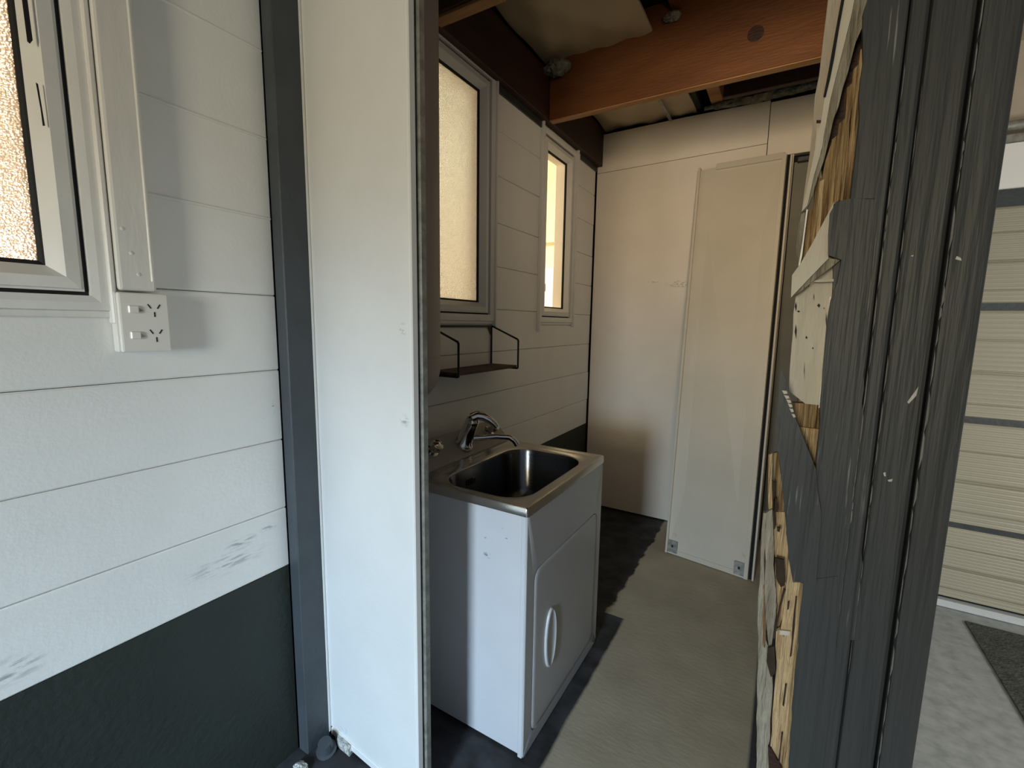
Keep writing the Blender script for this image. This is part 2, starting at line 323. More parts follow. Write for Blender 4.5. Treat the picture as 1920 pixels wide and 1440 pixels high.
for k in range(len(zb) - 1):
    z0, z1 = zb[k] + .0008, zb[k + 1] - .0008
    for seg in ((-2.2, .80), (.88, 3.288)):
        pts = [seg[0]] + [c for c in cuts_y if seg[0] < c < seg[1]] + [seg[1]]
        run = None
        cols = []
        for a, b in zip(pts[:-1], pts[1:]):
            iv = (z0, z1)
            for h in holes():
                if a >= h[0] - 1e-6 and b <= h[1] + 1e-6:
                    lo_, hi_ = (z0, min(z1, h[2])), (max(z0, h[3]), z1)
                    iv = lo_ if lo_[1] - lo_[0] > .008 else (hi_ if hi_[1] - hi_[0] > .008 else None)
            cols.append((a, b, iv))
        runs = [[]]
        for c_ in cols:
            if c_[2] is None: runs.append([])
            else: runs[-1].append(c_)
        for rn in runs:
            if not rn: continue
            j = random.uniform(-.0008, .0008)
            e_ = random.choice([0, .004, .006]) if rn[-1][1] > 3.2 else 0
            def full(key):
                out = []
                for a, b, iv in rn:
                    b2_ = b - e_ if b == rn[-1][1] else b
                    for yv in (a, b2_):
                        q = (yv, iv[key])
                        if len(out) >= 2 and abs(out[-1][1] - q[1]) < 1e-6 and abs(out[-2][1] - q[1]) < 1e-6: out[-1] = q
                        elif not out or q != out[-1]: out.append(q)
                return out
            poly = full(0) + full(1)[::-1]
            bm = bmesh.new(); prism(bm, [(-.016, yv, zv) for yv, zv in poly], (.016 + j, 0, 0))
            bmesh.ops.bevel(bm, geom=list(bm.edges), offset=.0034, segments=1, affect='EDGES')
            obj('plank', bm, M['plank'], WL)
        if z1 > 1.6 and seg[0] < 0 and z1 < 2.7:
            obj('joint_bead', box(-.004, .0034, .497, .798, z1 - .0030, z1 + .0046, bev=.0022), M['white'], WL)
# dark strips just under the ledger, between the windows
obj('top_batten', box(-.004, .008, 1.965, 2.455, 2.515, 2.60, bev=.001), M['dark'], WL, label='charcoal strip under the ledger beam')
obj('top_batten', box(-.004, .008, 3.0, 3.288, 2.515, 2.585, bev=.001), M['dark'], WL)

# ---- windows
def frame_sweep(prof, y0, y1, z0, z1):
    """prof: (offset outward from the glass edge, x); swept round the rectangle, mitred"""
    bm = bmesh.new(); loops = []
    for s, x in prof: loops.append([Vector((x, y0 - s, z0 - s)), Vector((x, y1 + s, z0 - s)), Vector((x, y1 + s, z1 + s)), Vector((x, y0 - s, z1 + s))])
    loops.append(loops[0])
    L = [[bm.verts.new(p) for p in lp] for lp in loops[:-1]]; L.append(L[0])
    for a, b in zip(L[:-1], L[1:]):
        for i in range(4): bm.faces.new((a[i], a[(i + 1) % 4], b[(i + 1) % 4], b[i]))
    bmesh.ops.recalc_face_normals(bm, faces=bm.faces); return bm
def window(idx, g, glassmat, label, left_trim, z_trim_top):
    y0, y1, z0, z1 = g
    W = obj('window_%d' % idx, frame_sweep([(.066, -.03), (.066, .010), (.080, .014), (.096, .014), (.098, .006), (.098, -.004), (.07, -.03)], y0, y1, z0, z1), M['white'], kind='structure', label=label)
    obj('window_lining', frame_sweep([(.010, -.099), (.010, -.033), (.0765, -.033), (.0765, -.099), (.010, -.099)], y0, y1, z0, z1), M['cream'], W, label='cream lining boards on the far side')
    obj('gasket', frame_sweep([(.058, -.026), (.066, -.026), (.066, -.004), (.058, -.004)], y0, y1, z0, z1), M['slot'], W, label='dark gap around the sash')
    obj('window_sash', frame_sweep([(.007, -.021), (.024, .000), (.030, .008), (.052, .006), (.054, .002), (.058, .002), (.058, -.03), (.007, -.03)], y0, y1, z0, z1), M['white'], W)
    obj('glazing_bead', frame_sweep([(-.001, -.032), (-.001, -.026), (.004, -.022), (.008, -.020), (.008, -.032)], y0, y1, z0, z1), M['slot'], W, label='dark glazing seal')
    obj('window_pane', box(-.031, -.027, y0 - .004, y1 + .004, z0 - .004, z1 + .004), glassmat, W)
    # side trims that run past the sill, and a stepped sill strip
    obj('side_trim', box(0, .024, y1 + .094, y1 + .105, z0 - .125, z_trim_top, bev=.003), M['old_white'], W)
    obj('side_trim', box(0, .012, y1 + .105, y1 + .124, z0 - .118, z_trim_top, bev=.003), M['old_white'], W)
    if left_trim: obj('side_trim', box(0, .022, y0 - .112, y0 - .098, z0 - .15, z_trim_top, bev=.002), M['old_white'], W)
    obj('sill_strip', box(0, .008, y0 - .09, y1 + .098, z0 - .112, z0 - .097, bev=.002), M['old_white'], W)
    return W
W1 = window(1, WIN[0], M['frosted'], 'frosted window at the left edge with bright warm light behind', False, 2.6)
W2 = window(2, WIN[1], M['frosted'], 'tall frosted window above the wire shelf, pale yellow glow', False, 2.555)
W3 = window(3, WIN[2], M['clear'], 'narrow clear window nearest the back wall, cream room behind', True, 2.555)
for q in ([(40, -8), (50, -8), (61, 76), (56, 82), (51, 78)], [(67, 155), (71, 158), (81, 218), (84, 236), (80, 236), (76, 205)]):
    b_ = bmesh.new(); prism(b_, [on_x(a, b, .0085) for a, b in q], (.0015, 0, 0)); obj('stay_slot', b_, M['slot'], W1, label='black slot of the window stay')
ob = bmesh.new(); bx(ob, 0, .034, .425, .495, 1.478, 2.75, bev=.006, seg=2)
AR = obj('trim_2', ob, M['old_white'], kind='structure', label='thick white painted upright board between window and boards')
obj('paint_ridge', box(.030, .037, .484, .490, 1.50, 2.75, bev=.002), M['old_white'], AR)
for (py, pz) in ((.462, 1.515), (.452, 1.56), (.440, 1.61)):
    b_ = bmesh.new(); bmesh.ops.create_icosphere(b_, subdivisions=2, radius=.0045, matrix=Matrix.Translation((.034, py, pz)) @ Matrix.Diagonal((.35, 1, 1, 1)))
    obj('paint_drip', b_, M['old_white'], AR, smooth=True)

# ---- dark post on the wall
PST = obj('trim_1', box(0, .046, .80, .885, 0, 2.9, bev=.003), M['dark_post'], kind='structure', label='blue-grey painted upright board on the wall beside the folded white doors')
b_ = bmesh.new(); bx(b_, .046, .049, .882, .888, .02, 2.9); obj('light_edge', b_, M['plank'], PST)

# ---- back wall
WB = obj('wall_back', box(-.1, 1.52, 3.36, 3.45, 0, 2.95), M['black'], kind='structure', label='back wall lined with beige painted sheets')
def sheet(x0, x1, z0, z1, m, y=3.30): return obj('wall_sheet', box(x0, x1, y, y + .05, z0, z1, bev=.0015), m, WB)
b_ = bmesh.new(); prism(b_, [(.008, 3.30, .012), (1.235, 3.30, .012), (1.235, 3.30, 2.436), (1.088, 3.30, 2.438), (1.088, 3.30, 2.52), (.008, 3.30, 2.502)], (0, .05, 0)); obj('wall_sheet', b_, M['backsheet'], WB)
b_ = bmesh.new(); prism(b_, [(.008, 3.30, 2.505), (1.088, 3.30, 2.523), (1.088, 3.30, 2.765), (.60, 3.30, 2.77), (.008, 3.30, 2.765)], (0, .05, 0)); obj('wall_sheet', b_, M['backsheet'], WB)
sheet(1.092, 1.40, 2.44, 2.755, M['backsheet'])
sheet(1.24, 1.40, .012, 2.40, M['backsheet_shaded'], 3.335)
obj('dark_slot_bar', box(1.255, 1.37, 3.30, 3.335, 2.392, 2.418, bev=.002), M['dark'], WB, label='short dark bar in place of a gap in the wall boards')  # dark bar added where the wall boards have a gap

# ---- partition on the right (ends in the broken jamb)
WR = obj('wall_right', box(1.372, 1.50, .945, 3.30, 0, 2.78), M['chipwhite'], kind='structure', label='partition wall between laundry and garage')
obj('baseboard_right', box(1.352, 1.372, .96, 3.30, 0, .09, bev=.002), M['black'], kind='structure', label='black skirting at the foot of the partition')

# ---- ceiling
def blanket(x0, x1, y0, y1, z, sag, nx, ny, seed, th=.012):
    rnd = random.Random(seed); ph = [rnd.uniform(0, 6) for _ in range(6)]
    bm = bmesh.new(); V = []
    for i in range(nx + 1):
        row = []
        for j in range(ny + 1):
            u, v = i / nx, j / ny
            zz = z - sag * math.sin(math.pi * u) * math.sin(math.pi * v) + .008 * math.sin(9 * u + ph[0]) * math.sin(7 * v + ph[1]) + .005 * math.sin(23 * u + 11 * v + ph[2]) + .004 * math.sin(17 * v - 13 * u + ph[3])
            row.append(bm.verts.new((x0 + (x1 - x0) * u, y0 + (y1 - y0) * v, zz)))
        V.append(row)
    for i in range(nx):
        for j in range(ny): bm.faces.new((V[i][j], V[i][j + 1], V[i + 1][j + 1], V[i + 1][j]))
    r = bmesh.ops.extrude_face_region(bm, geom=list(bm.faces)); vs = [e for e in r['geom'] if isinstance(e, bmesh.types.BMVert)]
    bmesh.ops.translate(bm, verts=vs, vec=(0, 0, th)); bmesh.ops.recalc_face_normals(bm, faces=bm.faces); return bm
CE = obj('ceiling', box(-.1, 1.52, -3.2, 3.5, 2.97, 3.0), M['black'], kind='structure', label='open ceiling of stained beams with beige roof blanket between')
obj('roof_blanket', blanket(0.02, .60, 1.50, 2.47, 2.845, .035, 18, 22, 1), M['foil'], CE, label='beige foil roof blanket sagging between beams', smooth=True)
b_ = blanket(0.05, .665, 2.50, 3.34, 2.80, .03, 18, 20, 2); obj('roof_blanket', b_, M['foil'], CE, smooth=True)
# folds of wool where blanket meets timber
def wool(name, x0, x1, y, z, r, seed, n=26, ax='x'):
    rnd = random.Random(seed); bm = bmesh.new(); loops = []
    for i in range(n + 1):
        t = i / n; k = math.sin(math.pi * min(1, max(0.03, t))) ** .4
        loops.append([Vector((x0 + (x1 - x0) * t, y + math.cos(a) * r * k * (1 + rnd.uniform(-.25, .25)), z + math.sin(a) * r * .7 * k * (1 + rnd.uniform(-.3, .3)))) for a in [2 * math.pi * q / 10 for q in range(10)]])
    return loft(bm, loops)
obj('insulation_roll', wool('w', .72, 1.37, 3.27, 2.785, .035, 4), M['wool'], CE, label='grey insulation wool poking out above the back wall', smooth=True)
obj('insulation_roll', wool('w', .04, .20, 2.37, 2.775, .05, 5, 12), M['wool'], CE, label='lump of wool in the corner of the beams', smooth=True)
obj('insulation_roll', wool('w', .66, .74, 2.40, 2.865, .03, 6, 8), M['wool'], CE, smooth=True)
def beam(x0, x1, y0, y1, z0, z1, m, label=None): return obj('beam', box(x0, x1, y0, y1, z0, z1, bev=.003), m, CE, label=label)
beam(0.0, .045, 1.49, 3.33, 2.548, 2.80, M['beam_dark'], 'dark stained ledger beam along the window wall')
b2 = beam(.046, 1.36, 2.43, 2.475, 2.545, 2.96, M['beam'], 'orange-brown stained cross beam')
b_ = bmesh.new(); bx(b_, .05, 1.36, 2.431, 2.476, 2.541, 2.5455); obj('bare_edge', b_, M['beam_pale'], CE, label='paler underside of the cross beam')
obj('beam_knot', revolve(bmesh.new(), (1.058, 2.4303, 2.703), (0, -1, 0), [(0, .034), (.0008, .032), (.001, .001)], 24), M['beam_dark'], CE, label='dark knot in the cross beam')
beam(.0, 1.36, 1.445, 1.49, 2.56, 2.96, M['beam_dark'])
beam(.0, 1.36, 1.400, 1.444, 2.60, 2.62, M['beam_pale']) if False else None
obj('batten', box(.0, 1.36, 1.455, 1.505, 2.548, 2.56, bev=.001), M['beam_pale'], CE, label='pale batten under the nearest beam')
beam(.76, .83, 2.476, 3.30, 2.80, 2.93, M['beam_pale'], 'pale joist between the beams')
beam(.86, 1.36, 3.02, 3.06, 2.72, 2.96, M['beam_dark'])
beam(.69, .74, 1.50, 2.429, 2.90, 2.965, M['beam'])
obj('cable', tube(bmesh.new(), [(.975, 3.0, 2.92), (.965, 3.0, 2.84), (.98, 3.01, 2.80), (.985, 3.05, 2.77)], .005, 6), M['wool'], CE, label='grey cable hanging by the dark beam')
obj('blanket_strap', box(.50, .52, 2.55, 3.30, 2.765, 2.768), M['bracket'], CE)
obj('blanket_edge', box(.668, .70, 2.48, 3.3, 2.80, 2.84, bev=.003), M['slot'], CE)

# ---- the room behind the long wall, seen through the panes
KW = obj('wall_kitchen', box(-2.7, -2.6, -1.6, 4.7, 0, 3.6), M['cream'], kind='structure', label='cream wall of the room behind the windows')
obj('wall_kitchen_end', box(-2.6, -.10, 4.6, 4.7, 0, 3.6), M['cream'], kind='structure', label='cream end wall of the room behind the windows')
obj('wall_kitchen_near', box(-2.6, -.10, -1.7, -1.6, 0, 3.6), M['cream'], kind='structure', label='near end wall of the room behind the windows')
obj('ceiling_kitchen', box(-2.6, -.10, -1.6, 4.6, 3.6, 3.66), M['kwhite'], kind='structure', label='white ceiling of the room behind the windows')
obj('floor_kitchen', box(-2.6, -.10, -1.6, 4.6, 0, .02), M['cream'], kind='structure', label='floor of the room behind the windows')
obj('window_4', box(-2.598, -2.58, .35, 1.0, 1.2, 2.0, bev=.002), M['bright'], kind='structure', label='glowing panel added on the far kitchen wall')  # glowing panel added to make the bright spot in the left pane
cb = obj('wall_cupboard', box(-1.75, -.83, 4.45, 4.595, 2.27, 3.5, bev=.004), M['lemon'], label='pale lemon cupboard high in the room seen through the clear window', cat='cupboard')
cc = obj('tall_cabinet', box(-1.75, -.86, 4.40, 4.595, .02, 2.0, bev=.004), M['kwhite'], label='white tall cabinet low in the clear window, in the room beyond', cat='cabinet')
obj('cabinet_handle', box(-1.0, -.95, 4.388, 4.40, 1.76, 1.84, bev=.003), M['bracket'], cc)

# ================================================================== bifold doors standing open on the left
D1 = empty('door_1', (.26, .88, 0), 'white bifold doors folded open beside the blue-grey post', None, 'structure')
def leafgeom(x0, y0, x1, y1, th, z0, z1, bev=.0015):
    d = Vector((x1 - x0, y1 - y0, 0)); n = Vector((-d.y, d.x, 0)).normalized() * th
    a = Vector((x0, y0, z0)); b = Vector((x1, y1, z0)); bm = bmesh.new()
    prism(bm, [a, b, b + n, a + n], (0, 0, z1 - z0)); bmesh.ops.bevel(bm, geom=list(bm.edges), offset=bev, segments=1, affect='EDGES'); return bm
def lp(t, off=0):   # a point along the front leaf
    a = Vector((.044, .890, 0)); b = Vector((.478, .861, 0)); d = (b - a); n = Vector((-d.y, d.x, 0)).normalized(); q = a + d * t + n * off; return q.x, q.y
x0, y0 = lp(0); x1, y1 = lp(.970)
L1 = obj('door_leaf', leafgeom(x0, y0, x1, y1, .014, .035, 2.75), M['leaf'], D1)
x0, y0 = lp(.972, -.004); x1, y1 = lp(1.0, -.004)
obj('edge_strip', leafgeom(x0, y0, x1, y1, .022, .03, 2.75, .003), M['alu'], D1, label='white aluminium edge strip')
x0, y0 = lp(0.02, -.004); x1, y1 = lp(.955, -.004)
obj('bottom_rail', leafgeom(x0, y0, x1, y1, .020, .012, .036, .002), M['alu'], D1)
x0, y0 = lp(0.02, .026); x1, y1 = lp(.98, .026)
obj('door_leaf', leafgeom(x0, y0, x1, y1, .014, .03, 2.75), M['leaf'], D1)
x0, y0 = lp(.975, .024); x1, y1 = lp(1.012, .024)
obj('edge_strip', leafgeom(x0, y0, x1, y1, .022, .03, 2.75, .003), M['bracket'], D1, label='grey edge strip of the rear leaf')
b_ = bmesh.new(); rnd = random.Random(3)
pts = [(.058, .895, .0), (.10, .872, .0), (.165, .868, .0), (.16, .90, .0), (.06, .915, .0)]
prism(b_, pts, (0, 0, .034)); bmesh.ops.subdivide_edges(b_, edges=list(b_.edges), cuts=3, use_grid_fill=True)
for v in b_.verts: v.co += Vector([rnd.uniform(-.003, .003) for _ in range(3)]) * (1 if v.co.z > .002 else 0)
obj('swollen_bottom_edge', b_, M['debris'], D1, label='swollen flaking corner of the bottom rail')

# round dark stub in the corner and a crumb of filler
PC = obj('pipe_cap', revolve(bmesh.new(), (.056 + .03, .842, 0), (.15, -.25, 1), [(-.004, .031), (.012, .032), (.014, .024), (.045, .022), (.05, .0205), (.052, .001)], 28), M['dark_post'], label='round dark painted pipe cap on the floor at the foot of the post', cat='pipe cap', smooth=True)
b_ = bmesh.new(); bmesh.ops.create_icosphere(b_, subdivisions=3, radius=.022, matrix=Matrix.Translation((.072, .755, .010)) @ Matrix.Diagonal((1.2, .9, .6, 1)))
for v in b_.verts: v.co += Vector([rnd.uniform(-.0025, .0025) for _ in range(3)])
for v in b_.verts: v.co.z = max(v.co.z, 0)
obj('filler_crumb', b_, M['debris'], label='pale crumbly lump of filler on the floor before the post', cat='debris')

# ================================================================== power outlet
PO = empty('power_outlet', (0, .472, 1.345), 'white double power outlet with two switches on a mounting block', 'power outlet')
obj('mounting_block', box(0, .026, .416, .511, 1.343, 1.475, bev=.003, seg=2), M['old_white'], PO)
obj('cover_plate', box(.027, .040, .418, .513, 1.343, 1.474, bev=.004, seg=2), M['plastic'], PO)
for zc in (1.436, 1.379):
    sw = obj('switch', box(.038, .045, .434, .453, zc - .007, zc + .010, bev=.002), M['plastic'], PO)
    b_ = bmesh.new(); prism(b_, [(.040, .4535, zc - .004), (.040, .463, zc - .001), (.040, .4535, zc + .005)], (.0015, 0, 0)); obj('switch_marker', b_, M['bracket'], PO)
    for (dy, dz, a) in ((-.009, .009, -32), (.009, .009, 32), (0, -.009, 0)):
        b_ = box(.0396, .0408, -.0012, .0012, -.0055, .0055); bmesh.ops.rotate(b_, verts=b_.verts, cent=(0, 0, 0), matrix=Matrix.Rotation(math.radians(-a), 3, 'X')); bmesh.ops.translate(b_, verts=b_.verts, vec=(0, .483 + dy, zc + dz)); obj('socket_slot', b_, M['slot'], PO)

# ================================================================== laundry tub
TX0, TX1, TY0, TY1 = .19, .66, 1.15, 1.82
TB = empty('laundry_tub', (.42, 1.49, 0), 'white laundry cabinet with stainless steel sink and chrome mixer tap', 'laundry tub')
bd = bmesh.new()
bx(bd, .10, .648, TY0 + .008, TY0 + .024, .012, .838, bev=.002); bx(bd, .10, .648, TY1 - .024, TY1 - .008, .012, .838, bev=.002)
bx(bd, .10, .112, TY0 + .024, TY1 - .024, .012, .838); bx(bd, .636, .648, TY0 + .024, TY1 - .024, .012, .838); bx(bd, .112, .636, TY0 + .024, TY1 - .024, .012, .03)
obj('cabinet_body', bd, M['cab'], TB)
obj('corner_strip', box(.636, .652, TY0 + .003, TY0 + .02, .006, .838, bev=.002), M['cab'], TB)
# front: moulded frame with door
bf = bmesh.new()
def fr(y0, y1, z0, z1, r, x): return rrect(y0, y1, z0, z1, r, x, 6, 'x')
loft(bf, [fr(TY0 + .004, TY1 - .004, .006, .838, .012, .648), fr(TY0 + .004, TY1 - .004, .006, .838, .012, .655), fr(TY0 + .006, TY1 - .006, .008, .836, .012, .657), fr(1.205, TY1 - .055, .052, .640, .035, .657), fr(1.2075, TY1 - .0575, .0545, .6375, .035, .651)])
obj('front_frame', bf, M['cabdoor'], TB, smooth=True)
dd = bmesh.new()
loft(dd, [fr(1.2095, TY1 - .0595, .0565, .6355, .034, .652), fr(1.2095, TY1 - .0595, .0565, .6355, .034, .657), fr(1.213, TY1 - .063, .060, .632, .033, .6595), fr(1.225, TY1 - .075, .072, .620, .028, .660)])
DO = obj('cabinet_door', dd, M['cabdoor'], TB, smooth=True)
hb = bmesh.new()
def ell(ry, rz, x, dy=0): return [Vector((x, 1.328 + dy + ry * math.cos(2 * math.pi * k / 28), .335 + rz * math.sin(2 * math.pi * k / 28))) for k in range(28)]
loft(hb, [ell(.042, .112, .659), ell(.041, .110, .666), ell(.037, .105, .668), ell(.032, .099, .665, .001), ell(.020, .075, .661, .004)], cap1=True)
obj('door_handle', hb, M['cab'], DO, label='oval moulded finger pull', smooth=True)
# toe shadow plinth
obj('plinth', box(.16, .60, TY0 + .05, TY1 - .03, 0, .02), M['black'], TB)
# steel top: rolled rim, bowl
s = bmesh.new()
def rr(i, r, z): return rrect(TX0 + i, TX1 - i, TY0 + i, TY1 - i, r, z, 8)
bowl = lambda i, r, z: rrect(TX0 + .075 + i, TX1 - .052 - i, TY0 + .048 + i, TY1 - .075 - i, r, z, 8)
loft(s, [rr(.004, .006, .838), rr(0, .008, .838), rr(0, .008, .864), rr(.003, .008, .868), rr(.018, .012, .868), rr(.023, .02, .8655), rr(.028, .03, .865), bowl(-.006, .10, .864), bowl(0, .10, .860)], cap0=False, cap1=False)
obj('sink_top', s, M['steel'], TB, smooth=True)
s = bmesh.new()
loft(s, [bowl(0, .10, .860), bowl(.004, .10, .845), bowl(.012, .095, .68), bowl(.03, .085, .655), bowl(.08, .06, .645), bowl(.16, .02, .642)], cap0=False, cap1=True)
obj('sink_bowl', s, M['steel_bowl_shaded'], TB, smooth=True)
obj('drain', revolve(bmesh.new(), (.42, 1.46, .640), (0, 0, 1), [(0, .04), (.005, .04), (.006, .032), (.004, .028), (.0035, .001)], 24), M['chrome'], TB, smooth=True)
for k in range(4): obj('overflow_slot', box(.2765, .2785, 1.37 + k * .012, 1.376 + k * .012, .795, .815), M['slot'], TB)
# sloping tap ledge behind the bowl
b_ = bmesh.new(); prism(b_, [(.186, TY0, .868), (.100, TY0, .955), (.092, TY0, .955), (.092, TY0, .86), (.186, TY0, .86)], (0, TY1 - TY0 - .0, 0)); bmesh.ops.bevel(b_, geom=list(b_.edges), offset=.002, segments=1, affect='EDGES')
LED = obj('tap_ledge', b_, M['splash'], TB)
obj('ledge_end', box(.10, .176, TY1, TY1 + .004, .862, .874), M['slot'], TB)
ax = Vector((.42, 0, .91)).normalized(); base = Vector((.145, 1.51, .908))
TP = obj('mixer_tap', revolve(bmesh.new(), base - ax * .01, ax, [(0, .043), (.016, .044), (.022, .041), (.03, .034), (.115, .029), (.120, .030), (.135, .028), (.145, .018), (.148, .001)], 24), M['chrome'], TB, label='chrome lever mixer tap leaning forward', smooth=True)
top = base + ax * .132
lev = [top + Vector((-.005, -.01, .0)), top + Vector((.012, .008, .010)), top + Vector((.035, .02, .006)), top + Vector((.055, .032, -.006)), top + Vector((.072, .042, -.022)), top + Vector((.082, .048, -.038))]
obj('tap_lever', tube(bmesh.new(), lev, .022, 12, .012), M['chrome'], TP, smooth=True)
sb = base + ax * .028
sp_ = [sb, sb + Vector((.05, .035, .004)), sb + Vector((.11, .075, .010)), sb + Vector((.155, .10, .008)), sb + Vector((.175, .11, -.006)), sb + Vector((.186, .116, -.026))]
obj('tap_spout', tube(bmesh.new(), sp_, .0125, 12, .0115), M['chrome'], TP, smooth=True)
for (yy, lab) in ((1.325, 'chrome stop tap nearest the camera'), (1.725, 'chrome stop tap at the far end of the ledge')):
    kb = Vector((.135, yy, .922)); n_ = Vector((.72, -.05, .69)).normalized()
    K = obj('stop_tap', revolve(bmesh.new(), kb - n_ * .004, n_, [(0, .026), (.004, .026), (.008, .014), (.024, .014), (.026, .026), (.048, .024), (.053, .018), (.054, .001)], 6 if False else 16), M['chrome'], TB, label=lab, smooth=True)
    obj('tap_grip', tube(bmesh.new(), [kb + n_ * .040 + Vector((0, -.024, .0)), kb + n_ * .040 + Vector((0, .024, 0))], .006, 8), M['chrome'], K, smooth=True)

# ================================================================== wire shelf
SH = empty('wire_shelf', (0, 1.69, 1.21), 'black wire wall shelf with a thin dark wood board above the tub', 'shelf')
SY0, SY1 = 1.455, 1.93
for yy in (SY0, SY1):
    obj('side_frame', tube(bmesh.new(), [(.006, yy, 1.20), (.006, yy, 1.398), (.012, yy, 1.402), (.158, yy, 1.342), (.163, yy, 1.335), (.163, yy, 1.203), (.158, yy, 1.200), (.006, yy, 1.200)], .005, 8), M['iron'], SH, smooth=True)
    b_ = bmesh.new(); sgn = 1 if yy == SY0 else -1
    prism(b_, [(.003, yy, 1.402), (.003, yy + sgn * .035, 1.402), (.003, yy, 1.350)], (.003, 0, 0)); obj('corner_gusset', b_, M['iron'], SH)
obj('top_rail', tube(bmesh.new(), [(.006, SY0, 1.402), (.006, SY1, 1.402)], .005, 8), M['iron'], SH, smooth=True)
obj('shelf_board', box(.010, .158, SY0 + .003, SY1 - .003, 1.204, 1.216, bev=.0015), M['shelfwood'], SH)

# ================================================================== slim wall heater
HT = empty('water_heater', (.16, 1.116, 1.15), 'slim pale cylindrical water heater on the wall behind the folded doors', 'water heater')
obj('heater_body', revolve(bmesh.new(), (.158, 1.116, 1.15), (0, 0, 1), [(0, .05), (.01, .085), (.03, .115), (.06, .138), (.10, .148), (.13, .150), (1.36, .150), (1.40, .13), (1.41, .05)], 40), M['enamel'], HT, smooth=True)
obj('heater_band', revolve(bmesh.new(), (.158, 1.116, 1.300), (0, 0, 1), [(0, .1495), (.001, .1507), (.003, .1507), (.004, .1495)], 40), M['enamel'], HT, smooth=True)
obj('heater_outlet', tube(bmesh.new(), [(.158, 1.116, 1.152), (.158, 1.116, 1.10), (.14, 1.116, 1.08), (.006, 1.116, 1.08)], .008, 8), M['chrome'], HT, smooth=True)

# ================================================================== leaning door
LD = empty('folding_door', (.98, 2.79, 0), 'beige folding door leaf leaning against the back wall', 'door')
A0 = Vector((.738, 2.832, .004)); B0 = Vector((1.206, 2.752, .004)); A1 = Vector((.712, 3.262, 2.425)); B1 = Vector((1.198, 3.250, 2.432))
nn = (B0 - A0).cross(A1 - A0).normalized()      # towards the wall or the room
if nn.y < 0: nn = -nn
def quad(u0, u1, v0, v1, f0, f1):
    def P(u, v, f): return A0.lerp(B0, u).lerp(A1.lerp(B1, u), v) + nn * f
    bm = bmesh.new(); prism(bm, [P(u0, v0, f0), P(u1, v0, f0), P(u1, v1, f0), P(u0, v1, f0)], nn * (f1 - f0)); bmesh.ops.bevel(bm, geom=list(bm.edges), offset=.0012, segments=1, affect='EDGES'); return bm
obj('door_panel', quad(.02, .965, .004, .995, .006, .016), M['lean'], LD)
obj('edge_strip', quad(0, .026, 0, 1, -.010, .02), M['lean'], LD)
obj('edge_strip', quad(.955, 1.0, 0, 1, -.006, .02), M['lean'], LD)
obj('end_strip', quad(.026, .955, .0, .012, .001, .02), M['lean'], LD)
obj('end_strip', quad(.22, .98, .988, 1.003, -.008, .02), M['lean'], LD)
obj('rear_leaf', quad(1.0, 1.035, 0.0, 1, .022, .034), M['black'], LD, label='dark hinge gap')
obj('rear_leaf', quad(1.036, 1.058, 0.0, .998, .010, .034), M['lean'], LD, label='edge of the second leaf folded behind')
for u0, u1 in ((.02, .15), (.84, .955)):
    br = obj('corner_bracket', quad(u0, u1, .004, .034, -.002, .006), M['bracket'], LD, label='grey metal corner bracket')
    obj('bracket_screw', quad((u0 + u1) / 2 - .012, (u0 + u1) / 2 + .012, .017, .023, -.0035, -.0015), M['slot'], br)

# ================================================================== broken jamb on the right
JY = .88
JB = empty('broken_door_jamb', (1.43, .90, 0), 'splintered charcoal painted door jamb with torn timber and plywood edge', 'door jamb')
def strip(x0, x1, yf, m=None, b=.003): return obj('jamb_board', box(x0, x1, yf, .944, 0, 2.95, bev=b, seg=2), m or M['jamb'], JB)
strip(1.350, 1.394, .884); strip(1.3955, 1.4165, .880, b=.005); strip(1.418, 1.4665, .884, b=.006); strip(1.469, 1.511, .874, b=.006)
def torn(name, pts, yp, th, m, rough=.0015, label=None, sub=5, seed=1, smooth=False):
    """broken piece standing in the plane y = yp, edges roughened"""
    rnd = random.Random(seed); P = []
    for i, (a, b) in enumerate(zip(pts, pts[1:] + pts[:1])):
        pa, pb = on_y(a[0], a[1], yp), on_y(b[0], b[1], yp); n = max(1, int((pb - pa).length / .025))
        for k in range(n):
            q = pa.lerp(pb, k / n)
            if k: q = q + Vector((rnd.uniform(-rough, rough), 0, rnd.uniform(-rough, rough)))
            P.append(q)
    bm = bmesh.new(); prism(bm, P, (0, th, 0))
    bmesh.ops.triangulate(bm, faces=[f for f in bm.faces if len(f.verts) > 4])
    return obj(name, bm, m, JB, label=label, smooth=smooth)
# painted face, torn outlines
torn('painted_chip', [(1597, 372), (1622, 372), (1622, 500), (1612, 1200), (1560, 1200), (1530, 1090), (1487, 1090), (1480, 1050), (1474, 1000), (1500, 950), (1528, 930), (1535, 820), (1543, 700), (1552, 600), (1578, 487), (1553, 478), (1553, 440), (1556, 400), (1568, 378)], .882, .02, M['jamb'], label='charcoal painted torn face')
torn('torn_board', [(1465, 690), (1474, 716), (1490, 780), (1510, 830), (1530, 880), (1540, 960), (1530, 1092), (1505, 1092), (1487, 1089), (1479, 1050), (1475, 1000), (1466, 905), (1456, 830), (1457, 770), (1462, 710)], .874, .012, M['jamb'], label='charcoal board torn away and bent outwards', seed=2)
torn('jamb_foot', [(1506, 1088), (1570, 1080), (1560, 1500), (1473, 1500), (1488, 1300), (1497, 1180)], .881, .02, M['jamb'], seed=4)
torn('painted_chip', [(1628, -5), (1648, -5), (1640, 372), (1604, 372), (1610, 250), (1618, 80), (1619, 20)], .881, .02, M['jamb'], seed=5)
